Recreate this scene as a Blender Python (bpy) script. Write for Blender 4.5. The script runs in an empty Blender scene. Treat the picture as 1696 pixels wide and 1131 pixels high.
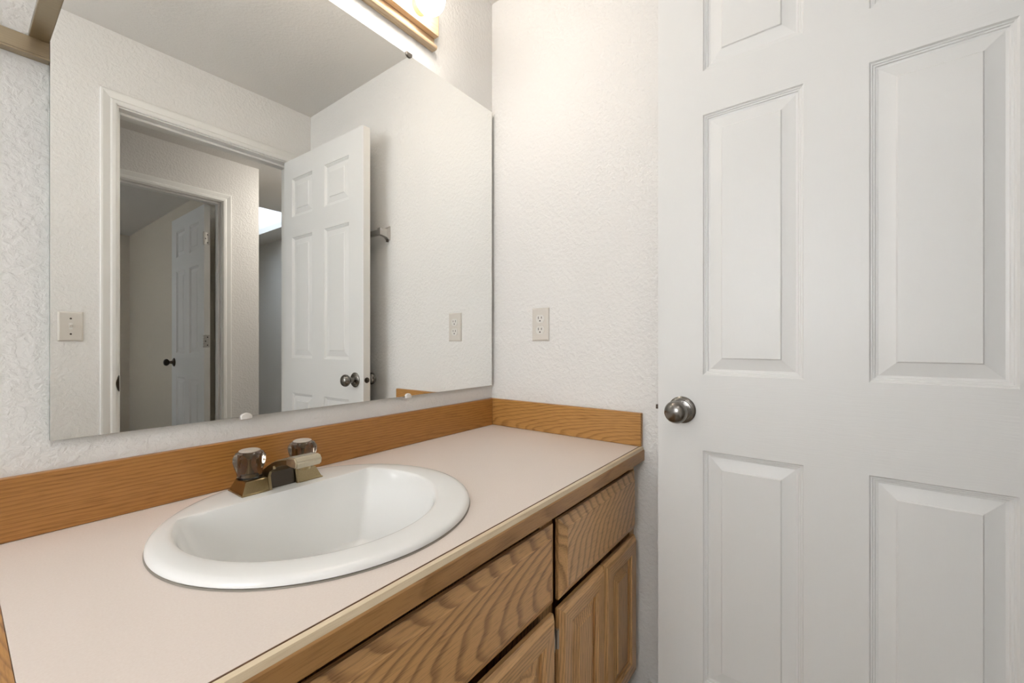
import bpy, bmesh, math, random
from mathutils import Vector, Matrix
random.seed(4)
SC = bpy.context.scene
COL = SC.collection
PI = math.pi

# ---------------------------------------------------------------- camera, world, exposure
CAMP = (-1.2367, -1.0202, 1.0682)
YAW = 0.6425
cam_d = bpy.data.cameras.new('camera')
cam_d.sensor_width = 36.0
cam_d.lens = 698.8 / 1696 * 36.0
cam_d.shift_y = 2.25 / 1696
cam_d.clip_start = 0.02
cam = bpy.data.objects.new('camera', cam_d)
COL.objects.link(cam)
cam.location = CAMP
cam.rotation_euler = (PI / 2, 0, YAW - PI / 2)
SC.camera = cam

W = bpy.data.worlds.new('sky')
SC.world = W
W.use_nodes = True
wb = W.node_tree.nodes['Background']
wb.inputs[0].default_value = (0.94, 0.968, 1.0, 1)
wb.inputs[1].default_value = 7.5

SC.view_settings.view_transform = 'Standard'
SC.view_settings.look = 'None'
SC.view_settings.gamma = 1.0
SC.view_settings.use_curve_mapping = False
SC.view_settings.exposure = 0.40

BULB = 15.5        # globe bulbs of the vanity light
DOME = 11.0        # added bathroom fill lamp, out of view
HALL = 38.0        # added hall fill lamp, out of view

# ---------------------------------------------------------------- dimensions (metres)
H = 0.762          # counter top
CEIL = 2.352
MIR = 0.0138       # front of the mirror stands this far off the wall
FY = -1.365        # face of the wall opposite the mirror
FT = 0.115
HY = -2.377        # hall wall across the hall
SINK = (-0.816, -0.288)
DECK = H + 0.014

# ---------------------------------------------------------------- helpers
def mat_base(name):
    m = bpy.data.materials.new(name)
    m.use_nodes = True
    nt = m.node_tree
    return m, nt, nt.nodes['Principled BSDF'], nt.nodes, nt.links

def simple(name, col, rough=0.5, metal=0.0, **kw):
    m, nt, p, N, L = mat_base(name)
    p.inputs['Base Color'].default_value = (*col, 1)
    p.inputs['Roughness'].default_value = rough
    p.inputs['Metallic'].default_value = metal
    for k, v in kw.items():
        p.inputs[k.replace('_', ' ')].default_value = v
    return m

def paint(name, col, scale=80, strength=0.5, dist=0.0017, rough=0.55):
    """wall paint over a rolled / sprayed orange peel texture"""
    m, nt, p, N, L = mat_base(name)
    p.inputs['Base Color'].default_value = (*col, 1)
    p.inputs['Roughness'].default_value = rough
    tc = N.new('ShaderNodeTexCoord')
    a = N.new('ShaderNodeTexNoise'); a.inputs['Scale'].default_value = scale
    a.inputs['Detail'].default_value = 3; a.inputs['Roughness'].default_value = 0.55
    a.inputs['Distortion'].default_value = 0.25
    L.new(tc.outputs['Object'], a.inputs['Vector'])
    r = N.new('ShaderNodeMapRange')
    r.inputs[1].default_value = 0.35; r.inputs[2].default_value = 0.68
    r.interpolation_type = 'SMOOTHSTEP'
    L.new(a.outputs['Fac'], r.inputs[0])
    b = N.new('ShaderNodeBump'); b.inputs['Strength'].default_value = strength
    b.inputs['Distance'].default_value = dist
    L.new(r.outputs[0], b.inputs['Height'])
    L.new(b.outputs['Normal'], p.inputs['Normal'])
    return m

def grain_paint(name, col, axis, rough=0.38):
    """painted moulded door skin with embossed wood grain running along axis"""
    m, nt, p, N, L = mat_base(name)
    p.inputs['Base Color'].default_value = (*col, 1)
    p.inputs['Roughness'].default_value = rough
    tc = N.new('ShaderNodeTexCoord')
    mp = N.new('ShaderNodeMapping')
    s = [330, 330, 330]; s['xyz'.index(axis)] = 14
    mp.inputs['Scale'].default_value = s
    n0 = N.new('ShaderNodeTexNoise'); n0.inputs['Scale'].default_value = 5
    L.new(tc.outputs['Object'], n0.inputs['Vector'])
    mx = N.new('ShaderNodeVectorMath'); mx.operation = 'MULTIPLY_ADD'
    mx.inputs[1].default_value = (0.03, 0.03, 0.03)
    L.new(n0.outputs['Color'], mx.inputs[0]); L.new(tc.outputs['Object'], mx.inputs[2])
    L.new(mx.outputs[0], mp.inputs['Vector'])
    a = N.new('ShaderNodeTexNoise'); a.inputs['Scale'].default_value = 1; a.inputs['Detail'].default_value = 2
    L.new(mp.outputs[0], a.inputs['Vector'])
    b = N.new('ShaderNodeBump'); b.inputs['Strength'].default_value = 0.22
    b.inputs['Distance'].default_value = 0.0009
    L.new(a.outputs['Fac'], b.inputs['Height']); L.new(b.outputs['Normal'], p.inputs['Normal'])
    return m

def oak(name, axis, across, depth, light=(0.50, 0.255, 0.082), dark=(0.235, 0.098, 0.026),
        freq=120, k=0.16, w0=0.05, voff=0.0, rough=0.33, seed=0.0, amp=0.03, nx=3.5, ny=14.0, con=0.62):
    """plain-sawn oak: growth rings cut by the face (cathedrals), pores along the grain"""
    m, nt, p, N, L = mat_base(name)
    tc = N.new('ShaderNodeTexCoord')
    sp = N.new('ShaderNodeSeparateXYZ'); L.new(tc.outputs['Object'], sp.inputs[0])
    X, Y, Z = (sp.outputs['XYZ'.index(c.upper())] for c in (axis, across, depth))
    def math_(op, a, b=None):
        n = N.new('ShaderNodeMath'); n.operation = op
        for i, v in enumerate((a, b)):
            if v is None: continue
            if isinstance(v, (int, float)): n.inputs[i].default_value = v
            else: L.new(v, n.inputs[i])
        return n.outputs[0]
    wob = N.new('ShaderNodeTexNoise'); wob.inputs['Scale'].default_value = 1.0
    wob.inputs['Detail'].default_value = 2
    cb = N.new('ShaderNodeCombineXYZ')
    L.new(math_('ADD', math_('MULTIPLY', X, nx), seed), cb.inputs[0])
    L.new(math_('MULTIPLY', Y, ny), cb.inputs[1]); L.new(math_('MULTIPLY', Z, ny), cb.inputs[2])
    L.new(cb.outputs[0], wob.inputs['Vector'])
    wv = math_('MULTIPLY', math_('SUBTRACT', wob.outputs['Fac'], 0.5), amp)
    w = math_('ADD', math_('ADD', math_('MULTIPLY', X, k), w0), math_('ADD', Z, wv))
    v = math_('ADD', Y, voff)
    r = math_('SQRT', math_('ADD', math_('MULTIPLY', v, v), math_('MULTIPLY', w, w)))
    ring = math_('FRACT', math_('MULTIPLY', r, freq))
    rp = N.new('ShaderNodeValToRGB')
    e = rp.color_ramp.elements
    e[0].position = 0.0; e[0].color = (0.15, 0.15, 0.15, 1)
    e[1].position = 1.0; e[1].color = (0.15, 0.15, 0.15, 1)
    for pos, c in ((0.45, 0.22), (0.72, 0.85), (0.82, 0.9), (0.9, 0.3)):
        n = rp.color_ramp.elements.new(pos); n.color = (c, c, c, 1)
    L.new(ring, rp.inputs[0])
    por = N.new('ShaderNodeTexNoise'); por.inputs['Scale'].default_value = 1.0; por.inputs['Detail'].default_value = 3
    cp = N.new('ShaderNodeCombineXYZ')
    L.new(math_('MULTIPLY', X, 26.0), cp.inputs[0]); L.new(math_('MULTIPLY', math_('ADD', Y, wv), 520.0), cp.inputs[1])
    L.new(math_('MULTIPLY', Z, 520.0), cp.inputs[2])
    L.new(cp.outputs[0], por.inputs['Vector'])
    pr = N.new('ShaderNodeMapRange'); pr.inputs[1].default_value = 0.50; pr.inputs[2].default_value = 0.70
    L.new(por.outputs['Fac'], pr.inputs[0])
    f = math_('ADD', math_('MULTIPLY', rp.outputs[0], con), math_('MULTIPLY', pr.outputs[0], 0.42))
    f = math_('MINIMUM', f, 1.0)
    mix = N.new('ShaderNodeMix'); mix.data_type = 'RGBA'
    mix.inputs[6].default_value = (*light, 1); mix.inputs[7].default_value = (*dark, 1)
    L.new(f, mix.inputs[0]); L.new(mix.outputs[2], p.inputs['Base Color'])
    p.inputs['Roughness'].default_value = rough
    b = N.new('ShaderNodeBump'); b.inputs['Strength'].default_value = 0.12; b.inputs['Distance'].default_value = 0.0006
    b.invert = True
    L.new(f, b.inputs['Height']); L.new(b.outputs['Normal'], p.inputs['Normal'])
    return m

def brushed(name, col, rough=0.3, axis='z', dark=0.6):
    m, nt, p, N, L = mat_base(name)
    p.inputs['Metallic'].default_value = 1
    tc = N.new('ShaderNodeTexCoord'); mp = N.new('ShaderNodeMapping')
    s = [900, 900, 900]; s['xyz'.index(axis)] = 25
    mp.inputs['Scale'].default_value = s
    L.new(tc.outputs['Object'], mp.inputs['Vector'])
    a = N.new('ShaderNodeTexNoise'); a.inputs['Scale'].default_value = 1
    L.new(mp.outputs[0], a.inputs['Vector'])
    mix = N.new('ShaderNodeMix'); mix.data_type = 'RGBA'
    mix.inputs[6].default_value = (*[c * dark for c in col], 1); mix.inputs[7].default_value = (*col, 1)
    L.new(a.outputs['Fac'], mix.inputs[0]); L.new(mix.outputs[2], p.inputs['Base Color'])
    p.inputs['Roughness'].default_value = rough
    b = N.new('ShaderNodeBump'); b.inputs['Strength'].default_value = 0.05; b.inputs['Distance'].default_value = 0.0003
    L.new(a.outputs['Fac'], b.inputs['Height']); L.new(b.outputs['Normal'], p.inputs['Normal'])
    return m

def laminate(name):
    m, nt, p, N, L = mat_base(name)
    tc = N.new('ShaderNodeTexCoord')
    a = N.new('ShaderNodeTexNoise'); a.inputs['Scale'].default_value = 380; a.inputs['Detail'].default_value = 2
    L.new(tc.outputs['Object'], a.inputs['Vector'])
    mix = N.new('ShaderNodeMix'); mix.data_type = 'RGBA'
    mix.inputs[6].default_value = (0.76, 0.66, 0.59, 1); mix.inputs[7].default_value = (0.84, 0.755, 0.695, 1)
    L.new(a.outputs['Fac'], mix.inputs[0]); L.new(mix.outputs[2], p.inputs['Base Color'])
    p.inputs['Roughness'].default_value = 0.42
    b = N.new('ShaderNodeBump'); b.inputs['Strength'].default_value = 0.12; b.inputs['Distance'].default_value = 0.0004
    L.new(a.outputs['Fac'], b.inputs['Height']); L.new(b.outputs['Normal'], p.inputs['Normal'])
    return m

def emit(name, col, s):
    m, nt, p, N, L = mat_base(name)
    p.inputs['Base Color'].default_value = (*col, 1)
    p.inputs['Emission Color'].default_value = (*col, 1)
    p.inputs['Emission Strength'].default_value = s
    p.inputs['Roughness'].default_value = 0.2
    return m

M = {}
M['wall'] = paint('wall_paint', (0.83, 0.815, 0.79))
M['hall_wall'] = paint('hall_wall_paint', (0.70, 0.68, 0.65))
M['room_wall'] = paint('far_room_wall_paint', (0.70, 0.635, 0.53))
M['ceiling'] = paint('ceiling_paint', (0.76, 0.735, 0.70), scale=85, strength=0.25)
M['trim'] = simple('trim_paint', (0.84, 0.83, 0.80), 0.35)
M['door_v'] = grain_paint('door_paint_vertical_grain', (0.82, 0.82, 0.805), 'z')
M['door_h'] = grain_paint('door_paint_cross_grain', (0.82, 0.82, 0.805), 'x')
M['door_e'] = simple('door_edge_paint', (0.83, 0.82, 0.79), 0.45)
M['floor'] = paint('vinyl_floor', (0.42, 0.36, 0.29), scale=40, strength=0.15, rough=0.35)
M['carpet'] = paint('hall_carpet', (0.33, 0.29, 0.24), scale=300, strength=0.8, dist=0.004, rough=0.95)
M['laminate'] = laminate('pink_beige_laminate')
M['oak_splash'] = oak('oak_splash', 'x', 'z', 'y', freq=150, k=0.035, w0=0.035, voff=0.015, light=(0.47, 0.215, 0.055), dark=(0.21, 0.078, 0.015), amp=0.05, nx=2.5, con=0.5)
M['oak_side'] = oak('oak_side_splash', 'y', 'z', 'x', freq=150, k=0.13, w0=0.095, voff=0.01, light=(0.56, 0.29, 0.085), dark=(0.22, 0.09, 0.02), seed=3)
M['oak_trim'] = oak('oak_counter_edge', 'x', 'z', 'y', freq=110, k=0.03, w0=0.03, light=(0.50, 0.27, 0.10), dark=(0.25, 0.115, 0.035), seed=7)
M['oak_front'] = oak('oak_false_front', 'x', 'z', 'y', freq=240, k=0.08, w0=0.050, voff=-0.585, light=(0.80, 0.465, 0.195), dark=(0.30, 0.145, 0.055), rough=0.28, seed=11, amp=0.008, con=0.8)
M['oak_drawer'] = oak('oak_drawer_front', 'x', 'z', 'y', freq=135, k=0.24, w0=-0.115, voff=-0.545, light=(0.80, 0.49, 0.23), dark=(0.31, 0.16, 0.068), rough=0.28, seed=4, amp=0.012, con=0.7)
M['oak_pale'] = oak('pale_oak_strip', 'x', 'z', 'y', freq=60, k=0.03, w0=0.03, light=(0.80, 0.67, 0.48), dark=(0.66, 0.51, 0.33), rough=0.4, seed=6)  # paler oak for the strip along the counter front edge
M['edge_line'] = simple('brown_laminate_edge', (0.16, 0.08, 0.04), 0.5)
M['oak_v'] = oak('oak_upright', 'z', 'x', 'y', freq=140, k=0.05, w0=0.05, light=(0.78, 0.47, 0.21), dark=(0.32, 0.165, 0.065), rough=0.3, seed=5)
M['oak_h'] = oak('oak_rail', 'x', 'z', 'y', freq=140, k=0.05, w0=0.05, light=(0.78, 0.47, 0.21), dark=(0.32, 0.165, 0.065), rough=0.3, seed=9)
M['oak_light'] = oak('pale_oak_lamp_board', 'x', 'z', 'y', freq=140, k=0.04, w0=0.05, light=(0.56, 0.42, 0.28), dark=(0.45, 0.31, 0.18), seed=2)
M['dark_wood'] = simple('dark_cabinet_inside', (0.10, 0.055, 0.025), 0.7)
M['porcelain'] = simple('white_porcelain', (0.86, 0.86, 0.84), 0.13)
M['caulk'] = simple('old_caulk', (0.30, 0.27, 0.23), 0.6)
M['brass'] = brushed('antique_brass', (0.46, 0.36, 0.20), 0.30, 'z', 0.65)
M['brass_light'] = brushed('worn_brass', (0.66, 0.60, 0.47), 0.34, 'z', 0.8)
M['shelf_brass'] = brushed('brushed_bronze', (0.50, 0.42, 0.30), 0.36, 'x', 0.8)
M['gold'] = simple('gold_socket', (0.62, 0.49, 0.34), 0.38, 0.8)
M['nickel'] = brushed('aged_nickel', (0.27, 0.255, 0.235), 0.24, 'x', 0.7)
M['steel'] = simple('steel', (0.50, 0.48, 0.45), 0.32, 1.0)
M['clip_steel'] = simple('dull_steel', (0.24, 0.22, 0.20), 0.35, 1.0)
M['bronze'] = simple('dark_bronze', (0.10, 0.085, 0.07), 0.3, 1.0)
M['acrylic'] = simple('smoky_acrylic', (0.27, 0.22, 0.17), 0.03, Transmission_Weight=1.0, IOR=1.49)
M['cap'] = simple('knob_cap', (0.52, 0.45, 0.38), 0.3)
M['mirror'] = simple('mirror_silver', (0.93, 0.94, 0.93), 0.0, 1.0)
M['mirror_edge'] = simple('mirror_glass_edge', (0.25, 0.30, 0.28), 0.15)
M['almond'] = simple('almond_plastic', (0.70, 0.655, 0.595), 0.35)
M['ivory'] = simple('ivory_plastic', (0.76, 0.735, 0.69), 0.3)
M['slot'] = simple('dark_slot', (0.015, 0.013, 0.012), 0.6)
M['clear'] = simple('clear_plastic', (0.80, 0.76, 0.72), 0.25)
M['glass'] = simple('clear_glass', (1, 1, 1), 0.0, Transmission_Weight=1.0, IOR=1.1)
M['tinted'] = simple('tinted_skylight_glazing', (0.50, 0.56, 0.64), 0.3, Transmission_Weight=1.0, IOR=1.1)
M['bulb'] = emit('lit_globe', (1.0, 0.93, 0.84), BULB)
M['dome'] = emit('bath_fill_dome', (1.0, 0.95, 0.90), DOME)
M['hall_dome'] = emit('hall_fill_dome', (1.0, 0.94, 0.87), HALL)
M['flake'] = simple('torn_paint', (0.45, 0.43, 0.40), 0.7)

def box(bm, x0, x1, y0, y1, z0, z1, bev=0.0, seg=2, mi=0):
    mtx = Matrix.Translation(((x0 + x1) / 2, (y0 + y1) / 2, (z0 + z1) / 2)) @ Matrix.Diagonal((abs(x1 - x0), abs(y1 - y0), abs(z1 - z0), 1))
    n0 = len(bm.faces)
    r = bmesh.ops.create_cube(bm, size=1, matrix=mtx)
    vs = r['verts']
    fs = {f for v in vs for f in v.link_faces}
    for f in fs: f.material_index = mi
    if bev > 0:
        es = list({e for v in vs for e in v.link_edges})
        rr = bmesh.ops.bevel(bm, geom=es, offset=bev, segments=seg, affect='EDGES', profile=0.5)
        for f in rr['faces']: f.material_index = mi
    return vs

def loft(bm, loops, cap0=True, cap1=True, closed=True, mi=0):
    """skin a list of equally long vertex loops"""
    rows = [[bm.verts.new(p) for p in lp] for lp in loops]
    n = len(rows[0])
    for a, b in zip(rows, rows[1:]):
        for i in range(n if closed else n - 1):
            j = (i + 1) % n
            f = bm.faces.new((a[i], a[j], b[j], b[i])); f.material_index = mi
    if cap0:
        f = bm.faces.new(list(reversed(rows[0]))); f.material_index = mi
    if cap1:
        f = bm.faces.new(rows[-1]); f.material_index = mi
    return rows

def lathe(bm, prof, origin, axis, n=32, mi=0, lobes=None):
    """revolve (radius, height) pairs about axis from origin"""
    ax = Vector(axis).normalized()
    u = ax.orthogonal().normalized(); v = ax.cross(u)
    o = Vector(origin)
    loops = []
    for r, h in prof:
        lp = []
        for i in range(n):
            t = 2 * PI * i / n
            rr = max(r, 1e-5)
            if lobes: rr *= lobes(t, h)
            lp.append(o + ax * h + u * (rr * math.cos(t)) + v * (rr * math.sin(t)))
        loops.append(lp)
    loft(bm, loops, mi=mi)

def prism(bm, poly, axis, a, b, mi=0):
    """extrude a 2-D polygon along a world axis from a to b; poly is in the two other axes in order"""
    i = 'xyz'.index(axis)
    def p3(q, t):
        c = list(q); c.insert(i, t); return c
    loft(bm, [[p3(q, a) for q in poly], [p3(q, b) for q in poly]], mi=mi)

def prism_poly(*pts): return list(pts)

def link(o):
    COL.objects.link(o); return o

def world_off(parent):
    v = Vector((0, 0, 0)); q = parent
    while q:
        v += q.location; q = q.parent
    return v

def obj(name, bm, mats, parent=None, smooth=None, local=False, origin=None):
    """link bm as ONE object. Geometry is given in world coordinates unless local"""
    if not isinstance(mats, (list, tuple)): mats = [mats]
    bmesh.ops.recalc_face_normals(bm, faces=bm.faces)
    off = Vector((0, 0, 0)) if local else (world_off(parent) if parent else Vector(origin or (0, 0, 0)))
    bmesh.ops.translate(bm, verts=bm.verts, vec=-off)
    me = bpy.data.meshes.new(name)
    bm.to_mesh(me); bm.free()
    for m in mats: me.materials.append(m)
    if smooth is not None:
        for p in me.polygons: p.use_smooth = True
        me.set_sharp_from_angle(angle=math.radians(smooth))
    o = bpy.data.objects.new(name, me)
    link(o)
    if parent: o.parent = parent
    elif origin: o.location = origin
    return o

def thing(name, label, cat, loc, rotz=0, group=None):
    o = bpy.data.objects.new(name, None); link(o)
    o.empty_display_size = 0.05
    o.location = loc; o.rotation_euler = (0, 0, rotz)
    return tag(o, label, cat, group)

def tag(o, label, cat, group=None, kind=None):
    o['label'] = label; o['category'] = cat
    if group: o['group'] = group
    if kind: o['kind'] = kind
    return o

def struct(name, bm, m, label, cat, smooth=None):
    return tag(obj(name, bm, m, None, smooth), label, cat, kind='structure')

NB = bmesh.new

# ================================================================ room shell
LX = -2.75      # left wall of the bathroom, behind the viewer's shoulder
EX = 1.24       # right wall of the passage beyond the hall
EY = -5.72      # end wall
bm = NB(); box(bm, LX - .1, EX + .1, FY - .06, 0.1, -0.06, 0.0); struct('floor', bm, M['floor'], 'tan vinyl bathroom floor', 'floor')
bm = NB(); box(bm, LX - .1, EX + .1, EY - .1, FY - .06, -0.06, 0.0); struct('floor', bm, M['carpet'], 'beige carpet floor of the hall and far room', 'floor')
# ceiling slab with the skylight hole
SX0, SX1, SY0, SY1 = 0.22, 0.975, -4.55, -3.31
bm = NB()
for (x0, x1, y0, y1) in ((LX - .1, SX0, EY - .1, .1), (SX1, EX + .1, EY - .1, .1), (SX0, SX1, SY1, .1), (SX0, SX1, EY - .1, SY0)):
    box(bm, x0, x1, y0, y1, CEIL, CEIL + .06)
struct('ceiling', bm, M['ceiling'], 'textured off white ceiling', 'ceiling')
bm = NB(); box(bm, LX - .1, 0.1, 0.0, 0.1, 0, CEIL); struct('wall_back', bm, M['wall'], 'white textured wall behind the mirror and vanity', 'wall')
bm = NB(); box(bm, 0.0, 0.1, FY, 0.0, 0, CEIL); struct('wall_right', bm, M['wall'], 'white textured wall with the power outlet, behind the open door', 'wall')
# left wall, window opening added out of view to let in fill light
WY0, WY1, WZ0, WZ1 = -1.15, -0.25, 0.95, 1.95
bm = NB()
box(bm, LX - .1, LX, FY, WY0, 0, CEIL); box(bm, LX - .1, LX, WY1, 0, 0, CEIL)
box(bm, LX - .1, LX, WY0, WY1, 0, WZ0); box(bm, LX - .1, LX, WY0, WY1, WZ1, CEIL)
struct('wall_left', bm, M['wall'], 'white textured wall with the added fill window', 'wall')
# wall opposite the mirror, with the doorway
DX0, DX1, DZ = -0.812, -0.108, 2.045
RO = 0.019
bm = NB()
box(bm, LX - .1, DX0 - RO, FY - FT, FY, 0, CEIL); box(bm, DX1 + RO, EX + .1, FY - FT, FY, 0, CEIL)
box(bm, DX0 - RO, DX1 + RO, FY - FT, FY, DZ + RO, CEIL)
struct('wall_front', bm, M['wall'], 'white wall with the doorway and light switch, seen in the mirror', 'wall')
# hall wall with the second doorway
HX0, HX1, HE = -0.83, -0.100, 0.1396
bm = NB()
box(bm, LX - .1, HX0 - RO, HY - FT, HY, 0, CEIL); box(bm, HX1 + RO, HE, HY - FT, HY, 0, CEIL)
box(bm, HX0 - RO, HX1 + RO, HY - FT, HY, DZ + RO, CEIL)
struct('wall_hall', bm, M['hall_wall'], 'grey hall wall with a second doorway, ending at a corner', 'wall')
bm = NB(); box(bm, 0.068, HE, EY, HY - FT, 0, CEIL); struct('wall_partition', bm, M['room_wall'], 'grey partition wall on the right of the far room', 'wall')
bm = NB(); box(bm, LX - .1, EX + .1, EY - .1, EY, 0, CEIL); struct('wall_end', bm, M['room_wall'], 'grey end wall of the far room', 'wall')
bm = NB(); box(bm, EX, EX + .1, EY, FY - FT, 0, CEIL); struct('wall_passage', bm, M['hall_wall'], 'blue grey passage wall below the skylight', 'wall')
RY0, RY1, RZ0, RZ1 = -4.6, -3.75, 1.0, 1.85  # opening for the added far room window that lifts the room light
bm = NB(); box(bm, LX - .1, LX, HY, FY - FT, 0, CEIL)
box(bm, LX - .1, LX, RY1, HY - FT, 0, CEIL); box(bm, LX - .1, LX, EY, RY0, 0, CEIL); box(bm, LX - .1, LX, RY0, RY1, 0, RZ0); box(bm, LX - .1, LX, RY0, RY1, RZ1, CEIL)
struct('wall_outer', bm, M['hall_wall'], 'grey outer wall at the far end of the hall', 'wall')

# baseboards
def baseboard(name, x0, x1, y0, y1, lab):
    bm = NB(); box(bm, x0, x1, y0, y1, 0.0, 0.075, .003); struct(name, bm, M['trim'], lab, 'baseboard')
baseboard('baseboard_right', -0.012, 0, FY, -0.60, 'white baseboard along the right wall under the towel bar')
baseboard('baseboard_back', LX, -1.20, -0.012, 0, 'white baseboard left of the vanity')
baseboard('baseboard_front', LX, -0.875, FY, FY + .012, 'white baseboard under the light switch')
baseboard('baseboard_hall', HX1 + .055, HE, HY, HY + .012, 'white baseboard between the second doorway and the hall corner')

# windows (wall windows are unseen, added for fill light; the skylight is seen in the mirror)
w1 = thing('fill_window_1', 'unseen white framed window added in the left bathroom wall for fill light', 'window', (LX, (WY0 + WY1) / 2, WZ0)); w1['kind'] = 'structure'
bm = NB()
for a in ((WY0, WY0 + .04, WZ0, WZ1), (WY1 - .04, WY1, WZ0, WZ1), (WY0 + .04, WY1 - .04, WZ0, WZ0 + .04), (WY0 + .04, WY1 - .04, WZ1 - .04, WZ1), (WY0 + .04, WY1 - .04, 1.43, 1.46)):
    box(bm, LX - .08, LX - .02, *a)
obj('window_frame', bm, M['trim'], w1)
bm = NB(); box(bm, LX - .053, LX - .049, WY0 + .04, WY1 - .04, WZ0 + .04, WZ1 - .04); obj('pane', bm, M['glass'], w1)
w3 = thing('fill_window_3', 'unseen white framed window added in the far room for fill light', 'window', (LX, (RY0 + RY1) / 2, RZ0)); w3['kind'] = 'structure'
bm = NB()
for a in ((RY0, RY0 + .04, RZ0, RZ1), (RY1 - .04, RY1, RZ0, RZ1), (RY0 + .04, RY1 - .04, RZ0, RZ0 + .04), (RY0 + .04, RY1 - .04, RZ1 - .04, RZ1)):
    box(bm, LX - .08, LX - .02, *a)
obj('window_frame', bm, M['trim'], w3)
bm = NB(); box(bm, LX - .053, LX - .049, RY0 + .04, RY1 - .04, RZ0 + .04, RZ1 - .04); obj('pane', bm, M['glass'], w3)
w2 = thing('window_2', 'bright pale blue skylight in the passage ceiling', 'skylight', ((SX0 + SX1) / 2, (SY0 + SY1) / 2, CEIL)); w2['kind'] = 'structure'
bm = NB(); ZT = CEIL + .50
for (x0, x1, y0, y1) in ((SX0 - .02, SX0, SY0, SY1), (SX1, SX1 + .02, SY0, SY1), (SX0 - .02, SX1 + .02, SY0 - .02, SY0), (SX0 - .02, SX1 + .02, SY1, SY1 + .02)):
    box(bm, x0, x1, y0, y1, CEIL + .06, ZT)
obj('shaft', bm, M['trim'], w2)
bm = NB(); box(bm, SX0 - .02, SX1 + .02, SY0 - .02, SY1 + .02, ZT, ZT + .006); obj('pane', bm, M['tinted'], w2)

# door frames: jamb, stop, colonial casing with mitred corners
CAS = [(0.0, 0.0), (0.0, 0.009), (0.006, 0.012), (0.016, 0.0125), (0.022, 0.0095), (0.028, 0.011), (0.044, 0.015), (0.050, 0.015), (0.052, 0.012), (0.052, 0.0)]
def casing(bm, x0, x1, zt, y, sgn):
    """profile (distance outward from the opening, projection) swept round three sides"""
    g = 0.006
    loops = []
    for (cx, sx, cz, up) in ((x0 - g, -1, 0.0, 0), (x0 - g, -1, zt + g, 1), (x1 + g, 1, zt + g, 1), (x1 + g, 1, 0.0, 0)):
        loops.append([(cx + sx * d, y + sgn * p, cz + (d if up else 0)) for d, p in CAS])
    loft(bm, loops)
def door_frame(name, x0, x1, zt, yf, yb, ystop, lab, strike):
    t = thing(name, lab, 'door frame', ((x0 + x1) / 2, (yf + yb) / 2, 0)); t['kind'] = 'structure'
    bm = NB()
    box(bm, x0 - RO + .001, x0, yb, yf, 0, zt); box(bm, x1, x1 + RO - .001, yb, yf, 0, zt); box(bm, x0 - RO + .001, x1 + RO - .001, yb, yf, zt, zt + RO - .001)
    obj('jamb', bm, M['trim'], t)
    bm = NB()
    s0, s1 = ystop
    box(bm, x0, x0 + .011, s0, s1, 0, zt, .002); box(bm, x1 - .011, x1, s0, s1, 0, zt, .002); box(bm, x0 + .011, x1 - .011, s0, s1, zt - .011, zt, .002)
    obj('door_stop', bm, M['trim'], t)
    for y, s in ((yf, 1), (yb, -1)):
        bm = NB(); casing(bm, x0, x1, zt, y, s); obj('casing', bm, M['trim'], t)
    if strike:
        bm = NB(); box(bm, x0 - .0005, x0 + .0012, yf - .034, yf - .001, strike - .028, strike + .028)
        poly = [(x0 - .0008 - .0105 * math.sin(PI * i / 12), strike - .033 + .066 * i / 12) for i in range(13)]
        loft(bm, [[(p[0], yf - .002, p[1]) for p in poly], [(p[0], yf + .0142, p[1]) for p in poly]])
        obj('strike_plate', bm, M['bronze'], t, 40)
    return t
door_frame('trim_1', DX0, DX1, DZ, FY, FY - FT, (FY - .075, FY - .040), 'white door frame with moulded casing opposite the mirror', 0.90)
door_frame('trim_2', HX0, HX1, DZ, HY, HY - FT, (HY - .072, HY - .030), 'white door frame of the second doorway across the hall', None)

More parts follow.
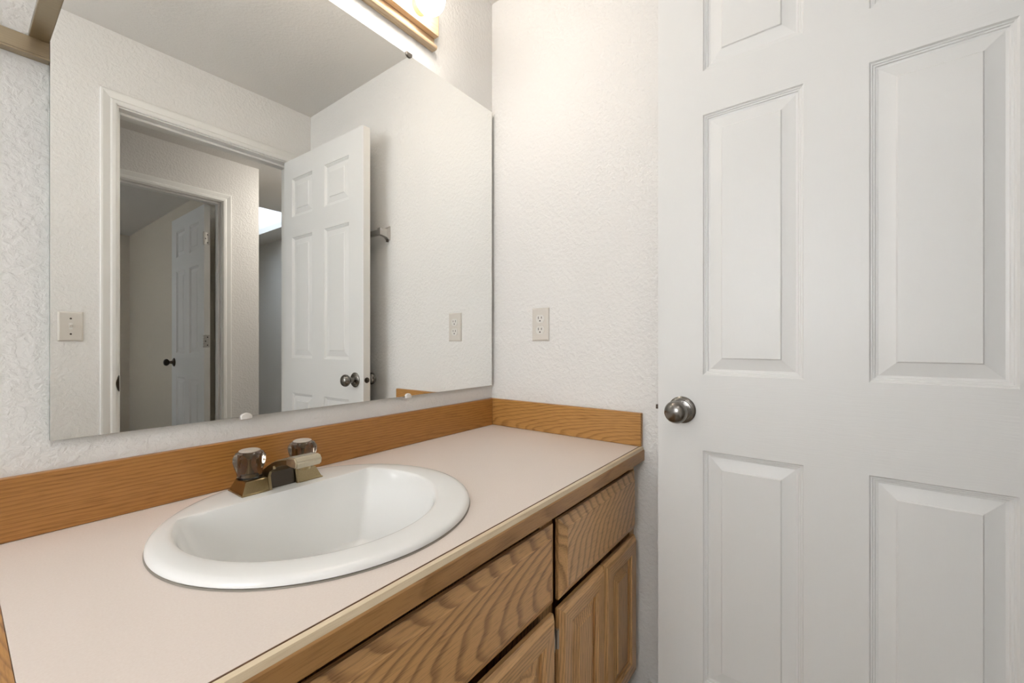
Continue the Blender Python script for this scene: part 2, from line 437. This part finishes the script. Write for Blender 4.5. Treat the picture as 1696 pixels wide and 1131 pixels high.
# ================================================================ six panel doors
PROF = [(0.0, 0.0), (0.0025, 0.0035), (0.0048, 0.0036), (0.0062, 0.0058), (0.0088, 0.0060), (0.0102, 0.0086), (0.0128, 0.0090), (0.0145, 0.0094), (0.0400, 0.0045), (0.0424, 0.0018)]
def six_panel_door(name, lab, loc, rotz, width, zb, zt, th, cols, rows, knob_z, knob_mat, hinges, latch=True, cat='door', vis=-1):
    """local x from hinge edge to free edge, visible face y=0, body to y=-th"""
    t = thing(name, lab, cat, loc, rotz); t['kind'] = 'structure'
    xs = [0.0] + [c for ab in cols for c in ab] + [width]
    zs = [zb] + [c for ab in rows for c in ab] + [zt]
    bm = NB()
    for y, flip in ((0.0, 0), (-th, 1)):
        V = [[bm.verts.new((x, y, z)) for z in zs] for x in xs]
        for i in range(len(xs) - 1):
            for j in range(len(zs) - 1):
                if i % 2 == 1 and j % 2 == 1: continue
                q = [V[i][j], V[i + 1][j], V[i + 1][j + 1], V[i][j + 1]]
                f = bm.faces.new(q)
                rail = (i % 2 == 1) or (j % 2 == 0 and 0 < i < len(xs) - 2)
                f.material_index = 1 if rail else 0
        if y == 0.0: VA = V
        else: VB = V
    def strip(a, b):
        for k in range(len(a) - 1):
            f = bm.faces.new((a[k], a[k + 1], b[k + 1], b[k])); f.material_index = 2
    strip(VA[0], VB[0]); strip(VA[-1], VB[-1])
    strip([c[0] for c in VA], [c[0] for c in VB]); strip([c[-1] for c in VA], [c[-1] for c in VB])
    obj('leaf', bm, [M['door_v'], M['door_h'], M['door_e']], t, None, True)
    for (z0, z1) in rows:
        for (x0, x1) in cols:
            bm = NB()
            for y, s in ((0.0, -1), (-th, 1)):
                loops = []
                for d, h in PROF:
                    yy = y + s * h
                    loops.append([(x0 + d, yy, z0 + d), (x1 - d, yy, z0 + d), (x1 - d, yy, z1 - d), (x0 + d, yy, z1 - d)])
                loft(bm, loops, cap0=False)
            o = obj('panel', bm, M['door_v'], t, None, True)
    kx = width - 0.0605
    for y, s in ((0.0, 1), (-th, -1)):
        bm = NB()
        lathe(bm, [(0.0335, 0), (0.0335, .003), (0.031, .0055), (0.026, .007), (0.0245, .0095), (0.020, .0105), (0.0125, .013), (0.0115, .030)], (kx, y, knob_z), (0, s, 0), 40)
        k = obj('rose', bm, knob_mat, t, 35, True)
        bm = NB()
        lathe(bm, [(0.0115, .029), (0.0145, .032), (0.0215, .0375), (0.0262, .044), (0.0275, .050), (0.0262, .056), (0.0225, .0615), (0.0165, .0655), (0.009, .0678), (0.0, .0685)], (kx, y, knob_z), (0, s, 0), 40)
        obj('knob', bm, knob_mat, t, 60, True)
    if latch:
        bm = NB()
        lathe(bm, [(0.0125, -.004), (0.0125, .0012), (0.0115, .0016), (0.0085, .0016), (0.0085, .0024), (0.0, .0024)], (width, -th / 2, knob_z), (1, 0, 0), 28)
        prism(bm, [(-th / 2 - .006, knob_z - .0055), (-th / 2 + .006, knob_z - .0055), (-th / 2 + .006, knob_z + .0055), (-th / 2 - .006, knob_z + .0055)], 'x', width + .002, width + .010)
        obj('latch', bm, M['bronze'], t, 40, True)
    for hz in hinges:
        bm = NB()
        box(bm, -.0018, 0.0005, -th + .002, -.004, hz - .044, hz + .044)
        for q in (-.028, 0, .028):
            lathe(bm, [(0.0042, .0), (0.0036, .0012), (0.0, .0012)], (-.0018, -th * .62 + (.006 if q else -.006), hz + q), (-1, 0, 0), 12, mi=1)
        for q in range(5):
            lathe(bm, [(0.0058, 0), (0.0058, .0165), ], (-.006, -th - .004, hz - .044 + q * .0178), (0, 0, 1), 14)
        obj('hinge', bm, [M['steel'], M['slot']], t, 40, True)
    return t
ROWS = [(0.235, 0.805), (0.9895, 1.6255), (1.7328, 1.936)]
fx, fy = -0.1268, -0.66575
ang = math.radians(88.36)
DW = 0.6975
hx, hy = fx - DW * math.cos(ang), fy - DW * math.sin(ang)
COLS = [(DW - .6165, DW - .4205), (DW - .313, DW - .110)]
six_panel_door('door_1', 'white six panel door with aged nickel knob, open against the right wall', (hx, hy, 0), ang, DW, 0.012, 2.040, 0.035,
               COLS, ROWS, 0.90, M['nickel'], (0.28, 1.05, 1.80))
C2 = [(0.108, 0.305), (0.410, 0.605)]
six_panel_door('door_2', 'white six panel door standing open in the far doorway across the hall', (-0.1285, HY - FT - .008, 0), math.radians(-90.0), 0.715, 0.012, 2.040, 0.035,
               C2, ROWS, 0.915, M['bronze'], (0.28, 1.08, 1.80), latch=False)

# ================================================================ vanity cabinet
VX0 = -1.188
van = thing('vanity_cabinet', 'oak bathroom vanity cabinet with raised panel doors under the pink countertop', 'cabinet', (-0.594, -0.28, 0))
bm = NB()
YF = -0.553
box(bm, VX0, VX0 + .016, YF + .019, -.002, .09, .717); box(bm, -.018, -.002, YF + .019, -.002, .09, .717)
box(bm, VX0 + .016, -.018, YF + .019, -.002, .09, .106); box(bm, VX0 + .016, -.018, -.012, -.002, .106, .717)
box(bm, -.472, -.456, YF + .037, -.012, .106, .717)
obj('carcass', bm, M['oak_v'], van)
bm = NB(); box(bm, VX0 + .02, -.02, -.48, -.462, 0, .09); obj('toe_kick', bm, M['dark_wood'], van)
bm = NB()
for x0, x1 in ((VX0, VX0 + .04), (-.492, -.442), (-.036, -.002)):
    rec = .017 if x0 == -.492 else 0.0
    box(bm, x0, x1, YF + rec, YF + .019 + rec, .09, .721, .001, 1)
for (x0, x1) in ((VX0 + .04, -.492), (-.442, -.036)):
    for z0, z1 in ((.09, .13),):
        box(bm, x0, x1, YF, YF + .019, z0, z1, .001, 1, 1)
obj('face_frame', bm, [M['oak_v'], M['oak_h']], van)
def slab_front(name, x0, x1, z0, z1, parent, mat):
    """lipped front: thin edge, wide bevel up to a flat field"""
    y0, ye, yf = YF - .0008, YF - .008, YF - .019
    bm = NB()
    loops = []
    for d, y in ((0.0, y0), (0.0, ye), (0.003, ye - .0022), (0.020, yf + .0015), (0.0215, yf)):
        loops.append([(x0 + d, y, z0 + d), (x1 - d, y, z0 + d), (x1 - d, y, z1 - d), (x0 + d, y, z1 - d)])
    loft(bm, loops)
    return obj(name, bm, mat, parent, origin=None)
RX0, RX1 = -.4585, -.0215
LXX = -.4815
slab_front('drawer_front', RX0, RX1, .521, .692, van, M['oak_drawer'])
slab_front('false_front', -1.165, LXX, .527, .692, van, M['oak_front'])
def cab_door(x0, x1, z0, z1, hinge_side):
    y0, ye, yf = YF - .0008, YF - .009, YF - .019
    st = .050
    bm = NB()
    # frame of stiles and rails with a routed outside edge and a stepped inside edge
    def rect(d, y): return [(x0 + d, y, z0 + d), (x1 - d, y, z0 + d), (x1 - d, y, z1 - d), (x0 + d, y, z1 - d)]
    rows = loft(bm, [rect(0, y0), rect(0, ye), rect(.002, ye - .002), rect(.009, yf + .001), rect(.011, yf), rect(st - .008, yf), rect(st - .006, yf + .003), rect(st, yf + .005), rect(st, yf + .012)], cap0=False, cap1=False)
    for f in bm.faces:
        n = f.calc_center_median()
        if min(abs(n.x - x0), abs(n.x - x1)) > min(abs(n.z - z0), abs(n.z - z1)): f.material_index = 1
    o = obj('cabinet_door', bm, [M['oak_v'], M['oak_h']], van)
    bm = NB()
    def rp(d, y): return [(x0 + st + d, y, z0 + st + d), (x1 - st - d, y, z0 + st + d), (x1 - st - d, y, z1 - st - d), (x0 + st + d, y, z1 - st - d)]
    loft(bm, [rp(-.004, y0 - .001), rp(-.004, yf + .011), rp(.004, yf + .010), rp(.026, yf + .0035), rp(.0275, yf + .001)])
    obj('panel', bm, M['oak_v'], o)
    hx_ = x0 - .003 if hinge_side < 0 else x1 + .003
    for hz in (z0 + .07, z1 - .062):
        bm = NB()
        lathe(bm, [(.0034, 0), (.0034, .040)], (hx_, YF - .008, hz - .02), (0, 0, 1), 12)
        box(bm, hx_ - .006 if hinge_side < 0 else hx_, hx_ if hinge_side < 0 else hx_ + .006, YF - .0055, YF - .0005, hz - .022, hz + .022)
        obj('hinge', bm, M['steel'], o, 40)
    return o
cab_door(RX0, -.2415, .105, .502, -1)
cab_door(-.2385, RX1, .105, .502, 1)
cab_door(-.822, LXX, .105, .504, 1)
cab_door(-1.165, -.825, .105, .504, -1)

# ================================================================ worktop
CX0, CYF = -1.2, -.5735
wt = thing('worktop', 'pink beige laminate vanity countertop with an oak front edge', 'countertop', (-0.6, -0.29, .72))
bm = NB()
nh = 72
hole = [bm.verts.new((SINK[0] + .242 * math.cos(2 * PI * i / nh), SINK[1] + .233 * math.sin(2 * PI * i / nh), H)) for i in range(nh)]
rect = [bm.verts.new(p) for p in ((CX0, CYF, H), (-.001, CYF, H), (-.001, -.001, H), (CX0, -.001, H))]
es = [bm.edges.new((l[i], l[(i + 1) % len(l)])) for l in (hole, rect) for i in range(len(l))]
bmesh.ops.triangle_fill(bm, use_beauty=True, edges=es)
for f in list(bm.faces):
    c = f.calc_center_median()
    if ((c.x - SINK[0]) / .242) ** 2 + ((c.y - SINK[1]) / .233) ** 2 < .9: bm.faces.remove(f)
r = bmesh.ops.extrude_face_region(bm, geom=list(bm.faces))
bmesh.ops.translate(bm, verts=[v for v in r['geom'] if isinstance(v, bmesh.types.BMVert)], vec=(0, 0, -.019))
obj('laminate_top', bm, M['laminate'], wt)
bm = NB()
prism(bm, [(CYF + .0005, .7225), (CYF + .0005, .7520), (CYF - .0105, .7520), (CYF - .0122, .7495), (CYF - .0122, .7210), (CYF - .0105, .7225)], 'x', CX0 - .012, -.001)
obj('edge_moulding', bm, M['oak_trim'], wt, 25)
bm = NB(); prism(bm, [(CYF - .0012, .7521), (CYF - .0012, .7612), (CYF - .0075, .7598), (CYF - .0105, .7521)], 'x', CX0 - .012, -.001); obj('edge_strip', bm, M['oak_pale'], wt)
bm = NB(); box(bm, CX0, -.001, CYF - .0011, CYF + .0002, .7521, .7622); obj('edge_seam', bm, M['edge_line'], wt)
bm = NB(); box(bm, CX0 - .012, CX0 - .0002, CYF + .001, -.001, .7225, .7608, .0015); obj('end_moulding', bm, M['oak_side'], wt)
bm = NB(); box(bm, CX0 + .03, -.004, CYF + .002, CYF + .04, .7225, .742); box(bm, CX0 + .03, -.004, -.05, -.004, .7225, .742); obj('build_up', bm, M['dark_wood'], wt)

bm = NB(); box(bm, CX0 - .012, -.0165, -.0165, -.0005, H + .0004, H + .0985, .0022); tag(obj('backsplash_board', bm, M['oak_splash'], None, origin=(-.6, -.008, H)), 'long oak backsplash board along the wall under the mirror', 'backsplash')
bm = NB(); box(bm, -.0163, -.0005, -.5805, -.0005, H + .0004, H + .0985, .0022); tag(obj('backsplash_board', bm, M['oak_side'], None, origin=(-.008, -.29, H)), 'short oak side splash board on the right wall under the outlet', 'backsplash')

# ================================================================ sink
snk = thing('sink', 'round white porcelain drop in sink with a flat backed bowl', 'sink', (SINK[0], SINK[1], H))
NS = 240
def ell(rx, ry, z, cx=SINK[0], cy=SINK[1]):
    # start at the front, anticlockwise seen from above
    return [(cx + rx * math.sin(2 * PI * i / NS), cy - ry * math.cos(2 * PI * i / NS), z) for i in range(NS)]
def dee(sc, z, cy=-.270, cx=-.826, R=.2135, back=.112, fil=.010, ysh=0.0, n=NS):
    """circle cut by a straight back edge with rounded corners, resampled by angle"""
    R *= sc; back *= sc; fil *= sc
    pts = []
    for i in range(n):
        t = 2 * PI * i / n
        dx, dy = math.sin(t), -math.cos(t)
        lo, hi = 0.0, R * 1.01
        for _ in range(30):
            m_ = (lo + hi) / 2
            x, y = abs(dx * m_), dy * m_
            # inside test of the filleted shape
            a = max(y - (back - fil), 0.0)
            rr = math.hypot(x, y) - (R - fil)
            b = max(rr, 0.0)
            inside = math.hypot(a, b) <= fil if (a > 0 and b > 0) else (a <= fil and b <= fil)
            if inside: lo = m_
            else: hi = m_
        pts.append((cx + dx * lo, cy + ysh + dy * lo, z))
    # even spacing along the outline keeps the corners sharp
    per = pts + [pts[0]]
    return pts
def mixl(a, b, t, z): return [(p[0] + (q[0] - p[0]) * t, p[1] + (q[1] - p[1]) * t, z) for p, q in zip(a, b)]
bm = NB()
o1 = ell(.2555, .2475, H + .0012); top = ell(.238, .230, DECK)
d0 = dee(1.0, DECK - .001)
loops = [ell(.236, .228, H - .03), ell(.2405, .2315, H + .0008), o1, ell(.2590, .2510, H + .0035), ell(.2585, .2505, H + .0080), ell(.2545, .2465, H + .0118), ell(.2480, .2400, DECK - .0006), top,
         mixl(top, d0, .55, DECK + .0002), mixl(top, d0, .9, DECK - .0006), d0, dee(.985, DECK - .0045), dee(.968, DECK - .012),
         dee(.915, H - .03, ysh=-.003), dee(.815, H - .072, ysh=-.008), dee(.725, H - .113, ysh=-.012), dee(.705, H - .1195, ysh=-.0125), dee(.685, H - .1225, ysh=-.013),
         dee(.4, H - .129, ysh=-.01), dee(.11, H - .131, ysh=-.005)]
loft(bm, loops, cap0=False, cap1=True)
obj('basin', bm, M['porcelain'], snk, 42)
bm = NB(); lathe(bm, [(.030, 0), (.030, .002), (.024, .003), (.021, .001), (.021, .0005)], (-.826, -.275, H - .1312), (0, 0, 1), 28); obj('drain', bm, M['brass'], snk, 40)
bm = NB(); loft(bm, [ell(.2570, .2490, H + .0001), ell(.2602, .2522, H + .0002), ell(.2592, .2512, H + .0014), ell(.2572, .2492, H + .0018)], cap0=False, cap1=False); obj('caulk_bead', bm, M['caulk'], snk, 60)

# ================================================================ faucet
FX, FYC = -.826, -.104
fa = thing('faucet', 'antique brass two handle faucet with smoky acrylic knobs on the sink', 'faucet', (FX, FYC, DECK))
def frect(x0, x1, hy, z, dy=0): return [(FX + x0, FYC - hy + dy, z), (FX + x1, FYC - hy + dy, z), (FX + x1, FYC + hy + dy, z), (FX + x0, FYC + hy + dy, z)]
bm = NB()
for sg in (-1, 1):
    lps = []
    for xo, xi, hy, z in ((.0795, .0300, .0330, .0002), (.0795, .0300, .0330, .0022), (.0775, .0300, .0312, .0030), (.0690, .0300, .0225, .0235), (.0675, .0305, .021, .0245)):
        x0, x1 = sorted((sg * xo, sg * xi)); lps.append(frect(x0, x1, hy, DECK + z))
    loft(bm, lps)
loft(bm, [frect(-.0301, .0301, .0215, DECK + .0003, .009), frect(-.0301, .0301, .017, DECK + .0225, .005)])
obj('base_plate', bm, M['brass'], fa)
bm = NB(); loft(bm, [frect(-.0235, .0235, .0035, DECK + .0004, -.0200), frect(-.0235, .0235, .0025, DECK + .036, -.0155)]); obj('base_recess', bm, M['bronze'], fa)  # dark bronze block stands in for the shade under the spout
def spout_loop(y, z, ny, nz, w, t):
    # cross-section: w wide along x, t thick along the (ny,nz) normal, softened top edges
    q = [(-w, -t), (w, -t), (w, t * .55), (w - .006, t), (-w + .006, t), (-w, t * .55)]
    return [(FX + a, y + ny * b, z + nz * b) for a, b in q]
path = [(-.080, DECK + .016, .031, .010), (-.106, DECK + .030, .029, .009), (-.128, DECK + .044, .027, .0075), (-.150, DECK + .0545, .0255, .0065), (-.175, DECK + .0615, .0245, .006), (-.196, DECK + .0655, .0240, .006)]
bm = NB(); loops = []
for i, (y, z, w, t) in enumerate(path):
    a, b = path[max(i - 1, 0)], path[min(i + 1, len(path) - 1)]
    d = Vector((b[0] - a[0], b[1] - a[1])).normalized()
    ny, nz = d.y, -d.x           # normal pointing up
    if nz < 0: ny, nz = -ny, -nz
    loops.append(spout_loop(y, z, ny, nz, w, t))
loft(bm, loops)
# cheeks joining the arch to the base
for s in (-1, 1):
    x0, x1 = FX + s * .0245, FX + s * .0295
    poly = [(FYC + .018, DECK + .018), (FYC - .020, DECK + .0005), (FYC - .0325, DECK + .0005), (FYC - .0285, DECK + .012), (FYC - .0250, DECK + .026), (FYC - .030, DECK + .036), (FYC - .046, DECK + .0440), (FYC - .046, DECK + .0505), (FYC - .024, DECK + .0440), (FYC + .004, DECK + .030)]
    prism(bm, poly, 'x', min(x0, x1), max(x0, x1))
sp = obj('spout', bm, M['brass'], fa, 30)
bm = NB()
cw = .0252
prism(bm, [(-.193, DECK + .0735), (-.226, DECK + .0775), (-.2335, DECK + .0690), (-.2310, DECK + .0570), (-.193, DECK + .0575)], 'x', FX - cw, FX + cw)
bmesh.ops.bevel(bm, geom=list(bm.edges), offset=.0025, segments=2, affect='EDGES')
obj('spout_tip', bm, M['brass_light'], sp, 30)
bm = NB(); lathe(bm, [(.011, 0), (.011, .006), (.0095, .008)], (FX, -.214, DECK + .0575), (0, -.1, -1), 20); obj('aerator', bm, M['brass'], sp, 40)
for s in (-1, 1):
    kx, ky, kz = FX + s * .0525, FYC + .002, DECK + .0245
    bm = NB()
    lobe = lambda t, h: 1.0 + (.075 * math.cos(8 * t) * min(1, max(0, (h - .012) / .02)) if h < .0505 else 0)
    lathe(bm, [(.0205, .0), (.0225, .002), (.0218, .007), (.0230, .014), (.0262, .026), (.0282, .036), (.0280, .044), (.0245, .0505), (.0190, .0535)], (kx, ky, kz), (0, 0, 1), 64, lobes=lobe)
    k = obj('knob', bm, M['acrylic'], fa, 25)
    bm = NB(); lathe(bm, [(.0185, .0537), (.0185, .0552), (.016, .0565), (0, .0568)], (kx, ky, kz), (0, 0, 1), 32); obj('knob_cap', bm, M['cap'], k, 40)
    bm = NB(); lathe(bm, [(.0100, .003), (.0100, .010), (.0055, .012), (.0055, .038), (.0085, .040), (.0085, .046)], (kx, ky, kz), (0, 0, 1), 16); obj('stem', bm, M['brass'], k, 40)

# ================================================================ mirror and its clips
MX0, MX1, MZ0, MZ1 = -1.138, -.0178, .9095, 1.931
bm = NB(); box(bm, MX0, MX1, -MIR, -.0006, MZ0, MZ1)
for f in bm.faces: f.material_index = 0 if f.normal.y < -.9 else 1
tag(obj('wall_mirror', bm, [M['mirror'], M['mirror_edge']], None, origin=((MX0 + MX1) / 2, 0, MZ0)), 'large frameless plate mirror on the wall above the vanity', 'mirror')
def clip(x, z, up, mat, lab, grp):
    bm = NB()
    pts = [(-.011 + .022 * i / 8, .0062 * math.sin(PI * (i / 8)) ** .7) for i in range(9)]
    poly = [(x + a, z + up * (b + .0015)) for a, b in pts] + [(x + .011, z - up * .006), (x - .011, z - up * .006)]
    loft(bm, [[(p[0], -MIR - .0003, p[1]) for p in poly], [(p[0], -MIR - .0030, p[1]) for p in poly], [(x + (p[0] - x) * .9, -MIR - .0042, z + (p[1] - z) * .9) for p in poly]])
    box(bm, x - .010, x + .010, -MIR - .001, -.0006, *(sorted((z - up * .0012, z - up * .006))))
    tag(obj('mirror_clip', bm, mat, None, 50, origin=(x, -MIR, z)), lab, 'clip', grp)
clip(-.409, MZ1, -1, M['clip_steel'], 'small grey metal clip on the top edge of the mirror near the vanity light', 'mirror clips')
clip(-.851, MZ0, 1, M['clear'], 'small white plastic clip on the bottom edge of the mirror above the sink', 'mirror clips')
clip(-.412, MZ0, 1, M['clear'], 'small white plastic clip on the mirror bottom edge, in front of the reflected oak board', 'mirror clips')

# ================================================================ vanity light bar
LZ = 2.081
LA, LB = -.915, -.302
vl = thing('vanity_light', 'oak bath light bar with lit round globe bulbs above the mirror', 'light fixture', ((LA + LB) / 2, 0, LZ))
bm = NB(); box(bm, LA, LB, -.0095, -.0006, LZ - .078, LZ + .078, .001, 1); obj('back_plate', bm, M['oak_light'], vl)
for sg in (-1, 1):
    bm = NB()
    prism(bm, [(-.0096, LZ + sg * q) if i in (0, 7) else (y, LZ + sg * q) for i, (y, q) in enumerate([(0, .078), (-.017, .078), (-.0215, .076), (-.0235, .0715), (-.0235, .0685), (-.0215, .0645), (-.0175, .0625), (0, .0625)])], 'x', LA, LB)
    obj('moulding', bm, M['oak_light'], vl, 40)
    bm = NB(); box(bm, LA + .003, LB - .003, -.0108, -.0097, LZ + sg * .041, LZ + sg * .0618); obj('metal_strip', bm, M['gold'], vl)
bm = NB(); box(bm, LA, LB, -.0305, -.0109, LZ - .0405, LZ + .0405, .0015); obj('front_board', bm, M['oak_light'], vl)
for i in range(4):
    x = -.3865 - i * .148
    bm = NB(); lathe(bm, [(.0235, .0), (.0235, .022), (.0215, .024), (.0205, .008), (0, .008)], (x, -.0307, LZ), (0, -1, 0), 28)
    s_ = obj('socket', bm, M['gold'], vl, 40)
    bm = NB()
    r = .0435
    prof = [(.013, .009), (.0135, .012)]
    a0 = math.asin(.0135 / r)
    for j in range(1, 17):
        a = a0 + (PI - a0) * j / 16
        prof.append((r * math.sin(a), .012 + r * math.cos(a0) - r * math.cos(a)))
    lathe(bm, prof, (x, -.0307, LZ), (0, -1, 0), 32)
    obj('bulb', bm, M['bulb'], s_, 60)

# ================================================================ outlet and switch
ou = thing('power_outlet', 'almond duplex power outlet on the right wall above the side splash', 'outlet', (0, -.2206, 1.1319 - .057))
bm = NB()
def plate(bm, axis, c, zc, face, hw=.035, hh=.0575, t=.0055):
    # bevelled cover plate facing -x (axis x) or +y (axis y)
    def P(a, d, z): return (face - d, c + a, z) if axis == 'x' else (c + a, face + d, z)
    loops = []
    for ins, d in ((0, .0004), (0, .0018), (.0022, .0042), (.0055, t)):
        loops.append([P(-hw + ins, d, zc - hh + ins), P(hw - ins, d, zc - hh + ins), P(hw - ins, d, zc + hh - ins), P(-hw + ins, d, zc + hh - ins)])
    loft(bm, loops)
plate(bm, 'x', -.2206, 1.1319, 0.0)
obj('cover_plate', bm, M['almond'], ou, 20)
for dz in (.0195, -.0195):
    bm = NB(); zc = 1.1319 + dz
    poly = []
    for i in range(28):
        t = 2 * PI * i / 28
        y, z = .0168 * math.cos(t), .0168 * math.sin(t)
        poly.append((-.2206 + y, zc + max(-.0138, min(.0138, z))))
    prism(bm, poly, 'x', -.0068, -.0045)
    rc = obj('receptacle', bm, M['ivory'], ou)
    bm = NB()
    box(bm, -.0070, -.0062, -.2206 + .0052, -.2206 + .0075, zc - .0005, zc + .0082)
    box(bm, -.0070, -.0062, -.2206 - .0075, -.2206 - .0052, zc + .0007, zc + .0077)
    lathe(bm, [(.0026, 0), (.0026, .0008)], (-.0062, -.2206, zc - .0068), (-1, 0, 0), 14)
    obj('slots', bm, M['slot'], rc)
bm = NB(); lathe(bm, [(.0028, 0), (.0028, .0005), (.002, .0010)], (-.0052, -.2206, 1.1319), (-1, 0, 0), 14); obj('screw', bm, M['almond'], ou, 40)

SWX, SWZ = -.9518, 1.1325
sw = thing('light_switch', 'almond toggle light switch beside the door casing, seen in the mirror', 'switch', (SWX, FY, SWZ - .057))
bm = NB(); plate(bm, 'y', SWX, SWZ, FY); obj('cover_plate', bm, M['almond'], sw, 20)
bm = NB(); box(bm, SWX - .0052, SWX + .0052, FY + .005, FY + .0062, SWZ - .012, SWZ + .012); obj('toggle_slot', bm, M['ivory'], sw)
bm = NB(); loft(bm, [[(SWX - .004, FY + .006, SWZ - .004), (SWX + .004, FY + .006, SWZ - .004), (SWX + .004, FY + .006, SWZ + .006), (SWX - .004, FY + .006, SWZ + .006)],
                     [(SWX - .0034, FY + .017, SWZ + .0045), (SWX + .0034, FY + .017, SWZ + .0045), (SWX + .0034, FY + .017, SWZ + .0100), (SWX - .0034, FY + .017, SWZ + .0100)]]); obj('toggle', bm, M['ivory'], sw)
for dz in (.030, -.030):
    bm = NB(); lathe(bm, [(.0033, 0), (.0033, .0007), (.002, .0012)], (SWX, FY + .0054, SWZ + dz), (0, 1, 0), 14); obj('screw', bm, M['bronze'], sw, 40)

# ================================================================ towel bar behind the door
tb = thing('towel_bar', 'aged metal towel bar on the right wall half hidden behind the open door', 'towel bar', (0, -.86, 1.575))
for y in (-.6545, -1.10):
    bm = NB()
    loops = []
    for x, hy_, za, zb in ((-.0004, .0135, -.030, .032), (-.005, .0135, -.030, .032), (-.010, .0125, -.027, .028), (-.018, .0105, -.020, .019), (-.034, .0100, -.016, .017), (-.048, .0100, -.013, .016), (-.052, .0100, -.014, .018), (-.055, .0100, -.014, .018)):
        loops.append([(x, y - hy_, 1.578 + za), (x, y + hy_, 1.578 + za), (x, y + hy_, 1.578 + zb), (x, y - hy_, 1.578 + zb)])
    loft(bm, loops)
    obj('bracket', bm, M['steel'], tb)
bm = NB(); box(bm, -.051, -.033, -1.099, -.656, 1.567, 1.591, .002); obj('bar', bm, M['steel'], tb)
bm = NB(); lathe(bm, [(.006, 0), (.006, .012), (.004, .0125)], (-.008, -.6545, 1.5515), (0, 0, -1), 14); obj('set_screw', bm, M['bronze'], tb, 40)

# ================================================================ metal shelf beside the mirror
sh = thing('wall_shelf', 'bronze framed glass shelf on the wall left of the mirror, top left corner', 'shelf', (-1.40, 0, 1.52))
SB = 1.552
bm = NB()
prism(bm, [(-.0005, 1.5215), (-.017, 1.5215), (-.017, 1.5240), (-.0120, 1.5275), (-.0120, SB), (-.0005, SB)], 'x', -1.66, -1.1385)
obj('back_rail', bm, M['shelf_brass'], sh)
for x in (-1.66, -1.1605):
    bm = NB(); box(bm, x, x + .022, -.235, -.0005, SB + .0002, SB + .013, .001); obj('side_bar', bm, M['shelf_brass'], sh)
bm = NB(); box(bm, -1.638, -1.1605, -.235, -.213, SB + .0002, SB + .013, .001); obj('front_bar', bm, M['shelf_brass'], sh)
bm = NB(); box(bm, -1.6375, -1.161, -.2125, -.001, SB + .004, SB + .009); obj('glass_panel', bm, M['glass'], sh)

# ================================================================ unseen ceiling lamps added as fill light
def fill_dome_lamp(x, y, lab, mat):
    hl = thing('fill_lamp', lab, 'lamp', (x, y, CEIL))
    bm = NB(); lathe(bm, [(.15, 0), (.15, .018), (.142, .022)], (x, y, CEIL), (0, 0, -1), 36); obj('lamp_base', bm, M['steel'], hl, 40)
    bm = NB(); lathe(bm, [(.138, .0225), (.130, .050), (.105, .075), (.06, .092), (0, .098)], (x, y, CEIL), (0, 0, -1), 36); obj('lamp_shade', bm, mat, hl, 60)
fill_dome_lamp(0.55, -1.93, 'unseen fill lamp added on the hall ceiling, round white dome', M['hall_dome'])
fill_dome_lamp(-1.75, -1.14, 'unseen fill lamp added on the bathroom ceiling, round white dome', M['dome'])
